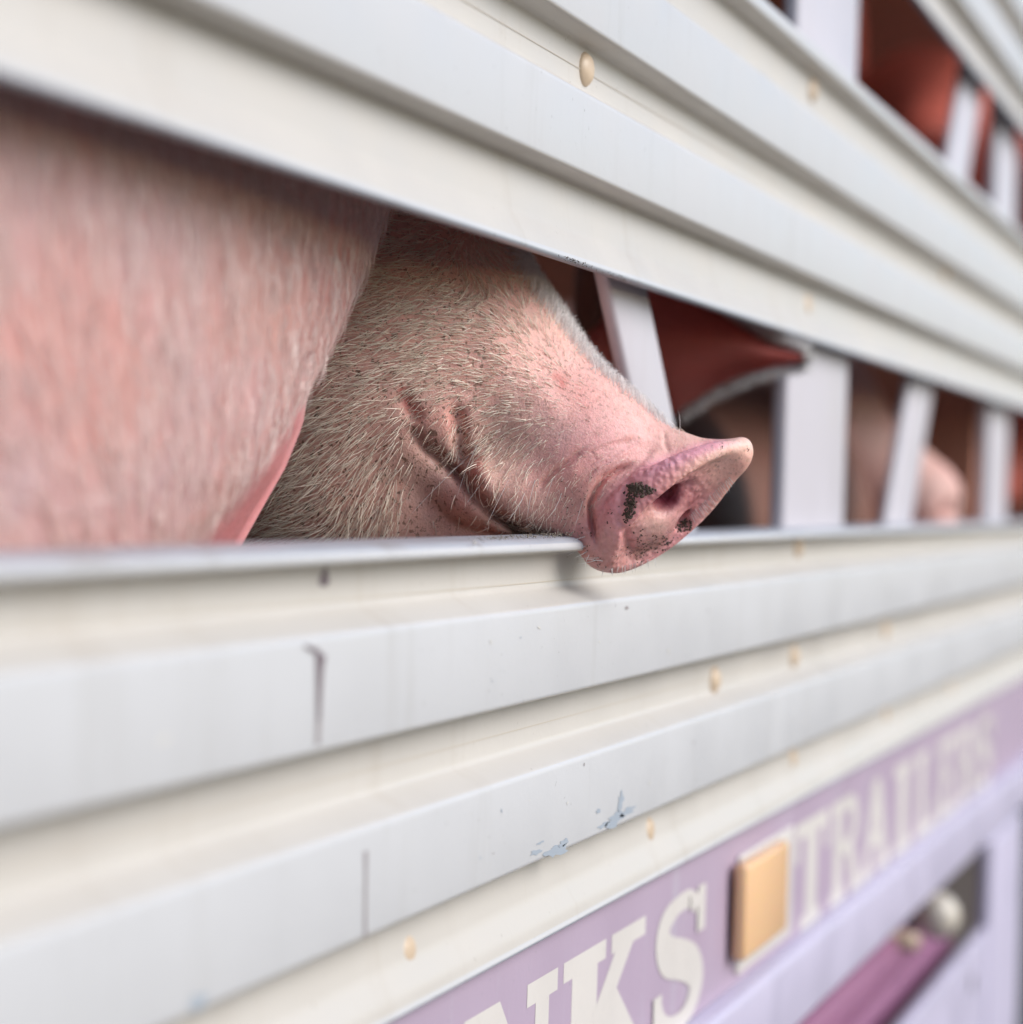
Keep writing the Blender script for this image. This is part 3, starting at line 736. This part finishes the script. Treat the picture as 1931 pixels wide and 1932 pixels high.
# ------------------------------------------------------------------ bristles
def hair_mesh(name, roots, dirs, nrm, length, rad, mat, bend, segs=4, sides=3):
    """tapered strands, round (three sides) or flat and see-through (two); arrays per strand, world space"""
    n = len(roots); V = np.zeros((n, segs*sides+1, 3))
    side = np.cross(dirs, nrm); side /= np.linalg.norm(side, axis=1, keepdims=True)+1e-9
    up = np.cross(side, dirs); roll = rng.uniform(0, 6.3, (n, 1)); crook = rng.normal(0, .10, (n, 1))
    for s_ in range(segs+1):
        t = s_/segs
        c = roots + dirs*(length*t)[:, None] + nrm*(length*bend*(t-1.1*t*t))[:, None] + side*(length*(t*t))[:, None]*crook
        if s_ == segs: V[:, segs*sides] = c
        else:
            r = (rad*(1-0.65*t))[:, None]
            for j in range(sides):
                a = 2*math.pi*j/sides+roll; V[:, s_*sides+j] = c+(side*np.cos(a)+up*np.sin(a))*r
    F = []
    for s_ in range(segs-1):
        for j in range(sides if sides > 2 else 1):
            a, b_ = s_*sides+j, s_*sides+(j+1) % sides; F += [(a, b_, b_+sides), (a, b_+sides, a+sides)]
    for j in range(sides if sides > 2 else 1): F.append(((segs-1)*sides+j, (segs-1)*sides+(j+1) % sides, segs*sides))
    F = np.array(F)[None]+(np.arange(n)*(segs*sides+1))[:, None, None]
    o = np_mesh(name, V.reshape(-1, 3), F.reshape(-1, 3), mat, smooth=False); o['kind'] = 'stuff'; return o
def sample(VWs, Fq, dens_v, count):
    """random surface points weighted by area and a per vertex density"""
    tri = np.concatenate([Fq[:, [0,1,2]], Fq[:, [0,2,3]]]); p = VWs[tri]
    ar = np.linalg.norm(np.cross(p[:, 1]-p[:, 0], p[:, 2]-p[:, 0]), axis=1); wgt = ar*dens_v[tri].mean(1)
    pick = rng.choice(len(tri), count, p=wgt/wgt.sum()); u = rng.random((count, 2)); fl = u.sum(1) > 1; u[fl] = 1-u[fl]
    bc = np.stack([1-u.sum(1), u[:, 0], u[:, 1]], 1); return tri[pick], bc
def field(x, y, ctrl):
    """blend of picture-plane growth directions and lengths"""
    W_ = np.zeros(len(x)); A_ = np.zeros((len(x), 3))
    for cx, cy, dx, dy, L in ctrl:
        wt = 1/(((x-cx)**2+(y-cy)**2)/3000+1)**2; l = math.hypot(dx, dy); W_ += wt
        A_ += wt[:, None]*np.array([dx/l, dy/l, L])
    return A_/W_[:, None]
CTRL = [(560,480,-.9,.45,52),(560,620,-.97,.25,58),(540,720,-.98,.18,62),(640,640,-.96,.25,58),(640,760,-.95,.35,64),(600,860,-.85,.5,68),(520,940,-.75,.62,72),
        (560,985,-.95,.15,66),(680,880,-.75,.65,66),(700,960,-.35,.93,62),(740,930,-.12,.98,50),(740,620,-.93,.33,50),(760,700,-.92,.3,52),(780,520,-.85,.5,44),(700,470,-.85,.45,46),(840,470,-.6,.7,36),
        (850,560,-.92,.2,34),(860,660,-.95,.05,32),(900,740,-.96,-.02,32),(900,520,.35,.75,30),(960,600,-.7,-.1,26),(940,660,-.93,-.05,30),(960,760,-.92,.1,26),(1000,700,-.8,-.2,22),
        (890,820,-.75,.5,34),(930,860,-.55,.75,38),(960,930,-.30,.95,44),(900,930,-.42,.9,48),(1000,960,-.25,.97,34),(1050,860,-.6,.6,18),(1080,760,-.8,.1,13),(1140,780,-.5,-.5,12),(1100,950,-.3,.9,26),
        (830,820,-.5,.85,36),(860,960,-.3,.95,26),(1000,550,.5,-.6,26),(1060,610,.55,-.6,30),(1120,670,.6,-.6,28),(1180,730,.5,-.6,20)]
facing = VN @ BW
vis = sstep(facing, -0.35, 0.05)*(VX > 420)*(VX < 1300)*(VY < 1100)*(VY > 330)
cheek = sstep(-VX, -880, -760)
dens = vis*(1.0*cheek + 1.5*g2(860, 600, 130, 150) + 1.0*g2(930, 800, 90, 120) + 0.35*(1-cheek)*sstep(-VX, -1120, -980))*(1-np.clip(inpad*1.5, 0, 1))
jawarea = sstep(VX, 735, 775)*sstep(VY-(805+0.9*(VX-772)), -4, 14)
dens *= (1-0.88*jawarea)*(1-0.85*g2(768, 755, 18, 26))*(1-0.8*g2(820, 800, 50, 40))*(1-0.6*g2(930, 900, 60, 70))*(1-0.8*g2(872, 845, 22, 60))
def grow(name, dens_v, count, lmul, rad, mat, lift, jit=0.22, root=PIG, bend=0.35, VWs=VW, Fq=PF, VNs=VN, vx=VX, vy=VY, ctrl=CTRL, px=PX, sides=3):
    t, bc = sample(VWs, Fq, dens_v, count)
    P3 = (VWs[t]*bc[:, :, None]).sum(1); n3 = (VNs[t]*bc[:, :, None]).sum(1); n3 /= np.linalg.norm(n3, axis=1, keepdims=True)+1e-9
    X, Y = (vx[t]*bc).sum(1), (vy[t]*bc).sum(1)
    A_ = field(X, Y, ctrl); a = np.arctan2(A_[:, 1], A_[:, 0])+rng.normal(0, jit, count)
    d = np.cos(a)[:, None]*RW - np.sin(a)[:, None]*UW
    d = d - n3*(d*n3).sum(1, keepdims=True); d /= np.linalg.norm(d, axis=1, keepdims=True)+1e-9
    lf = np.clip(rng.normal(lift, 0.08, count), 0.05, 1.2)[:, None]
    d = d+n3*lf; d /= np.linalg.norm(d, axis=1, keepdims=True)
    L = A_[:, 2]*px*lmul*rng.uniform(0.55, 1.25, count)
    o = hair_mesh(name, P3-n3*0.0003, d, n3, L, np.full(count, rad)*rng.uniform(0.7, 1.2, count), mat, bend, 4, sides)
    return of_pig(o, root)
grow('bristles', dens, 8600, 0.98, 0.00025, M['hair'], 0.22)
# short white down on the profile of the face
down = vis*sstep(-facing, -0.5, -0.25)*sstep(facing, -0.12, 0.05)*sstep(VX, 930, 1010)*sstep(-VX, -1290, -1240)*sstep(-VY, -880, -780)
grow('bristles', down, 3000, 1.35, 0.00024, M['hair_white'], 0.8, 0.35, sides=2)
fuzz = vis*sstep(VX, 900, 1000)*(1-np.clip(inpad*1.5, 0, 1))
grow('bristles', fuzz, 1800, 0.7, 0.00012, M['hair'], 0.35, 0.4)
# long single whiskers
WK = [((1282,818),(1290,772),0),((1108,1040),(1085,1055),0),((1112,1046),(1098,1072),0),((1105,1030),(1066,1046),0),((1130,1052),(1100,1052),0),((1126,1056),(1088,1068),0),((1104,1012),(1068,1022),0),((1138,1058),(1092,1050),0),
      ((885,860),(765,985),0),((960,905),(912,1000),0),((1010,905),(985,985),0),((930,880),(880,960),0),((1060,930),(1042,990),0),((990,930),(968,992),0),((1045,900),(1030,950),0),((900,840),(850,935),0),((1100,945),(1082,1000),0)]
from mathutils.bvhtree import BVHTree
bvh = BVHTree.FromPolygons([tuple(v) for v in VW], [tuple(map(int, f)) for f in PF])
def hit(x, y):
    d = ray(x, y); d = d/np.linalg.norm(d); h = bvh.ray_cast(Vector(CAM), Vector(d)); return h
rts, ds, ns, Ls = [], [], [], []
for (x0, y0), (x1, y1), _ in WK:
    h = hit(x0, y0)
    if h[0] is None: h = hit(x0-6, y0+8)
    if h[0] is None: continue
    p = np.array(h[0]); Zp = -(p-CAM).dot(BW); e = at(x1, y1, Zp-0.004); v = e-p; L = np.linalg.norm(v)
    rts.append(p); ds.append(v/L); ns.append(np.array(h[1])); Ls.append(L)
for i in range(26):                      # stiff short hairs along the front edge of the pad
    t = i/25; x = 1384-75*t+random.uniform(-2,2); y = 905+72*t
    h = hit(x-7, y-5)
    if h[0] is None: continue
    p = np.array(h[0]); Zp = -(p-CAM).dot(BW); e = at(x+random.uniform(2,7), y+random.uniform(9,15), Zp); v = e-p
    rts.append(p); ds.append(v/np.linalg.norm(v)); ns.append(np.array(h[1])); Ls.append(np.linalg.norm(v))
for i in range(22):
    x = random.uniform(1135, 1260); h = hit(x, 1083-0.24*(x-1159)-12)
    if h[0] is None: continue
    p = np.array(h[0]); Zp = -(p-CAM).dot(BW); e = at(x+random.uniform(-4,2), 1083-0.24*(x-1159)+random.uniform(2,9), Zp); v = e-p
    rts.append(p); ds.append(v/np.linalg.norm(v)); ns.append(np.array(h[1])); Ls.append(np.linalg.norm(v))
of_pig(hair_mesh('whiskers', np.array(rts), np.array(ds), np.array(ns), np.array(Ls), np.full(len(Ls), 0.00022), M['hair_white'], 0.12), PIG)
# mud on the snout
pts = []
def mud_at(cx, cy, sx, sy, n, r0, r1):
    for _ in range(n):
        x, y = random.gauss(cx, sx), random.gauss(cy, sy); h = hit(x, y)
        if h[0] is None or -(np.array(h[0])-CAM).dot(BW) > 1.35: continue
        pts.append((np.array(h[0]), random.uniform(r0, r1)*1.25))
for a in ((1200,921,9,5,110,.0007,.0019),(1222,924,6,4,50,.0005,.0015),(1192,946,5,12,100,.0006,.0017),(1184,972,4,8,50,.0005,.0013),(1296,988,7,5,34,.0006,.0016),(1283,996,6,4,20,.0005,.0014),
          (1210,1012,8,6,12,.0004,.0012),(1232,1028,16,7,34,.0004,.0012),(1258,1018,9,6,26,.0004,.0012),(1220,1040,30,8,40,.0003,.0009),(1200,1046,20,10,24,.0003,.0008),(1300,1003,4,8,10,.0004,.001),
          (1100,965,30,16,26,.0003,.0008),(1070,950,40,30,30,.0003,.0006),(1128,1060,8,8,10,.0004,.0009),(1110,1030,10,16,10,.0003,.0008),(1362,840,3,3,4,.0005,.001),(1413,848,2,2,4,.0004,.0007),
          (990,985,40,8,30,.0003,.0008),(1000,1008,50,5,40,.0004,.0010),(862,772,5,5,10,.0004,.0009),(930,965,30,30,10,.0003,.0006),(1130,905,60,30,24,.0003,.0006)): mud_at(*a)
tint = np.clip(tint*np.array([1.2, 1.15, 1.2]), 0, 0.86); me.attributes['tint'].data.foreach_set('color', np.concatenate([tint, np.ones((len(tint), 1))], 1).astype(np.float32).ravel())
of_pig(lumps('mud', pts, M['mud']), PIG)

# ------------------------------------------------------------------ the blurred pig on the left
def pig_sdf(lo, hi, st, fn, name, mat, root):
    A = [np.arange(lo[i], hi[i]+st, st).astype(np.float32) for i in range(3)]
    g = [A[0][:, None, None], A[1][None, :, None], A[2][None, None, :]]
    P, Q = nets(fn(g), A); o = np_mesh(name, P, Q, mat); return o, P, Q
LP = empty('pig', 'blurred pink hairy pig filling the left end of the gap', 'pig', (0.3, DW+0.3, FL), 'pigs inside the trailer')
c1 = (0.20, DW+0.37, HCAM-0.05)
def left_fn(g):
    d = rcone(g, (c1[0]-0.05, c1[1], c1[2]), (c1[0]-0.75, c1[1]+0.03, c1[2]-0.03), 0.29, 0.27)
    for ds_, dn in ((-0.05,-.12),(-0.05,.16),(-0.75,-.12),(-0.75,.16)):
        d = smin(d, rcone(g, (c1[0]+ds_, c1[1]+dn, c1[2]-0.15), (c1[0]+ds_-0.03, c1[1]+dn, FL+0.15), 0.11, 0.05), 0.05)
        d = smin(d, rcone(g, (c1[0]+ds_-0.03, c1[1]+dn, FL+0.15), (c1[0]+ds_, c1[1]+dn, FL+0.03), 0.045, 0.032), 0.03)
    d = smin(d, rcone(g, (c1[0]-0.8, c1[1]+0.05, c1[2]+0.05), (c1[0]-1.25, c1[1]+0.05, c1[2]-0.08), 0.22, 0.09), 0.1)
    return smin(d, ell(g, (0.574, DW+0.114, HCAM+0.389), (0.585, 0.085, 0.501)), 0.06)
lb, LV, LF = pig_sdf((c1[0]-1.45, DW+0.0, FL-0.01), (1.20, c1[1]+0.4, HCAM+0.93), 0.016, left_fn, 'body', M['skin_left'], LP)
of_pig(lb, LP)
vn = np.zeros(len(LV)*3, np.float32); lb.data.vertices.foreach_get('normal', vn); LN = vn.reshape(-1, 3)
rel = LV-CAM; zc = -(rel @ BW); lx = CXI+FPX*(rel @ RW)/zc; ly = CXI-FPX*(rel @ UW)/zc
LCT = [(100,300,.45,.9,90),(300,400,.35,.93,90),(500,450,.2,1,90),(650,480,.05,1,80),(50,700,.75,.65,100),(300,750,.6,.8,100),(500,750,.3,.95,90),(150,930,.8,.55,95),(380,930,.6,.75,85),(0,500,.6,.8,100)]
lden = sstep(LN @ BW, -0.2, 0.1)*(lx > -500)*(lx < 800)*(ly > -300)*(ly < 1120)*(zc > 0.3)
grow('bristles', lden, 7500, 1.0, 0.00028, M['hair_left'], 0.12, 0.2, LP, 0.3, LV, LF, LN, lx, ly, LCT, 0.00024)
# bare edge of its ear, a leaf-shaped fold hanging behind the shoulder
def ear_sheet(name, left, right, Zl, Zr, mat, thick=0.006, nu=26, nv=14, bulge=0.02):
    """lens-shaped flap between two picture outlines at their own depths"""
    def curve(pts, n):
        p = np.array(pts, float); d = np.r_[0, np.cumsum(np.hypot(*np.diff(p, axis=0).T))]; t = np.linspace(0, d[-1], n)
        return np.stack([np.interp(t, d, p[:, 0]), np.interp(t, d, p[:, 1])], 1)
    L_, R_ = curve(left, nu), curve(right, nu); V = []
    for sgn in (1, -1):
        for i in range(nu):
            for j in range(nv):
                u = j/(nv-1); xy = L_[i]*(1-u)+R_[i]*u; Z = Zl*(1-u)+Zr*u
                rim = math.sqrt(max(0, 1-(2*u-1)**4))
                V.append(at(xy[0], xy[1], Z-bulge*math.sin(math.pi*u) - sgn*thick/2*rim))
    F = []
    for sgn in range(2):
        o_ = sgn*nu*nv
        for i in range(nu-1):
            for j in range(nv-1):
                q = (o_+i*nv+j, o_+i*nv+j+1, o_+(i+1)*nv+j+1, o_+(i+1)*nv+j); F.append(q if sgn else q[::-1])
    n2 = nu*nv
    for i in range(nu-1):
        for j in (0, nv-1):
            q = (i*nv+j, (i+1)*nv+j, n2+(i+1)*nv+j, n2+i*nv+j); F.append(q if j == 0 else q[::-1])
    for j in range(nv-1):
        for i in (0, nu-1):
            q = (i*nv+j, i*nv+j+1, n2+i*nv+j+1, n2+i*nv+j); F.append(q[::-1] if i == 0 else q)
    return mesh_obj(name, V, F, mat, None, smooth=True)
e = ear_sheet('ear', [(590,660),(470,760),(370,880),(260,960),(190,1040),(160,1100)], [(592,662),(586,715),(572,800),(540,880),(500,950),(455,1030),(420,1100)], 1.05, 1.12, M['ear_bare'], 0.012)
e['label'] = 'bare reddish ear edge'
of_pig(e, LP)

# ------------------------------------------------------------------ pigs farther inside
def gen_fn(g):
    g = [g[0], np.abs(g[1]), g[2]]
    d = rcone(g, (-0.36,0,0.50), (0.28,0,0.50), 0.205, 0.195)
    d = smin(d, ell(g, (-0.40,0.06,0.47), (0.20,0.14,0.22)), 0.08); d = smin(d, ell(g, (-0.05,0,0.42), (0.35,0.20,0.17)), 0.08)
    d = smin(d, rcone(g, (0.25,0,0.53), (0.52,0,0.57), 0.17, 0.135), 0.08)
    d = smin(d, rcone(g, (0.52,0,0.55), (0.72,0,0.45), 0.115, 0.062), 0.05)
    d = smin(d, ell(g, (0.745,0,0.44), (0.02,0.052,0.046)), 0.012)
    d = smin(d, rcone(g, (0.46,0.06,0.45), (0.62,0.03,0.40), 0.09, 0.045), 0.04)
    for x, b_ in ((0.24, -0.02), (-0.42, 0.03)):
        d = smin(d, rcone(g, (x,0.13,0.38), (x+b_,0.135,0.20), 0.10, 0.05), 0.05)
        d = smin(d, rcone(g, (x+b_,0.135,0.20), (x-b_*0.3,0.135,0.03), 0.047, 0.035), 0.03)
    d = smin(d, rcone(g, (-0.58,0,0.58), (-0.66,0,0.50), 0.018, 0.012), 0.02)
    c, s_ = math.cos(0.6), math.sin(0.6)
    ear = ell(g, (0.52,0.135,0.70), (0.075,0.022,0.115), [[c,0,-s_],[0,1,0],[s_,0,c]])
    ear = smin(ear, ell(g, (0.57,0.15,0.78), (0.04,0.016,0.075), [[c,0,-s_],[0,1,0],[s_,0,c]]), 0.03)
    d = smin(d, ear, 0.03)
    d = smax(d, -rcone(g, (0.77,0.022,0.442), (0.73,0.018,0.45), 0.012, 0.008), 0.006)
    d = smax(d, -ell(g, (0.605,0.103,0.545), (0.014,0.012,0.009)), 0.008)
    return d
body0, GV, GF = pig_sdf((-0.72,-0.32,-0.01), (0.80,0.32,0.92), 0.0145, gen_fn, 'body', M['skin_far'], None)
def far_pig(label, x, y, rot, sc, first=[True], zoff=0.0):
    r = empty('pig', label, 'pig', (x, y, FL+zoff), 'pigs inside the trailer'); r.rotation_euler = (0, 0, rot); r.scale = (sc, sc, sc)
    b_ = body0 if first[0] else body0.copy()
    if not first[0]: COL.objects.link(b_)
    first[0] = False; b_.parent = r; b_.material_slots[0].link = 'OBJECT'; b_.material_slots[0].material = M['skin_far']; return r
def far_nose(label, nose, rot, sc, pitch=0.0):
    """place a far pig by the point its nose reaches"""
    r = far_pig(label, 0, 0, rot, sc); r.rotation_euler = (0, -pitch, rot)
    off = r.rotation_euler.to_matrix() @ (Vector((0.75, 0, 0.44))*sc)
    r.location = Vector(nose)-off; return r
T_ = at(1150, 690, 1.745); sc_ = (T_[2]-FL)/0.68
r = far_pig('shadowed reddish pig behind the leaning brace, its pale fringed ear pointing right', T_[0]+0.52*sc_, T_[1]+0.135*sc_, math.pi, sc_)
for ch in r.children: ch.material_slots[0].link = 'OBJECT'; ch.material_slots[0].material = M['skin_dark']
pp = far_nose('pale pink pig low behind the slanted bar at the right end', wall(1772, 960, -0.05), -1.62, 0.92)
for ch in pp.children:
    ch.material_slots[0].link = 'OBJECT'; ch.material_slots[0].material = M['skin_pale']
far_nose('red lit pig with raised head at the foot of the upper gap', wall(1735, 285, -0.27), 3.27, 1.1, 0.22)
bp = [o for o in bpy.data.objects if o.name.startswith('pig') and o.get('label', '').startswith('shadowed')][0]
# its ear reaches towards the gap: a pointed flap with its backlit red put into the skin colour
e = ear_sheet('ear', [(1085,640),(1140,560),(1215,505),(1300,550),(1380,600),(1450,646),(1519,666)], [(1085,700),(1180,800),(1275,782),(1345,735),(1410,706),(1460,692),(1519,684)], 1.70, 1.72, M['ear'], 0.007, 34, 16, 0.03)
e['label'] = 'pointed ear with pale downy fringe'
mw = Matrix.Translation(bp.location) @ bp.rotation_euler.to_matrix().to_4x4() @ Matrix.Diagonal((*bp.scale, 1))
def of_far(o): o.parent = bp; o.matrix_parent_inverse = mw.inverted(); return o
of_far(e)
rts, ds, ns, Ls = [], [], [], []
for line, dx, dy, n in (([(1278,780),(1345,735),(1410,706),(1460,692),(1519,684)], 12, 24, 900), ([(1330,568),(1380,600),(1450,646),(1519,666)], 18, -20, 700), ([(1505,668),(1519,674),(1512,684)], 24, 4, 160)):
    p = np.array(line, float)
    for _ in range(n):
        i = random.randrange(len(p)-1); t = random.random(); x, y = p[i]*(1-t)+p[i+1]*t
        a = at(x+random.uniform(-3,3), y+random.uniform(-3,3), 1.695+random.uniform(-.006,.006)); c = at(x+dx*random.uniform(.4,1.1)+random.uniform(-8,8), y+dy*random.uniform(.4,1.1), 1.672)
        v = c-a; L = np.linalg.norm(v); rts.append(a); ds.append(v/L); ns.append(BW); Ls.append(L)
of_far(hair_mesh('bristles', np.array(rts), np.array(ds), np.array(ns), np.array(Ls), np.full(len(Ls), 0.0005), M['hair_white'], 0.1, 3, 2))
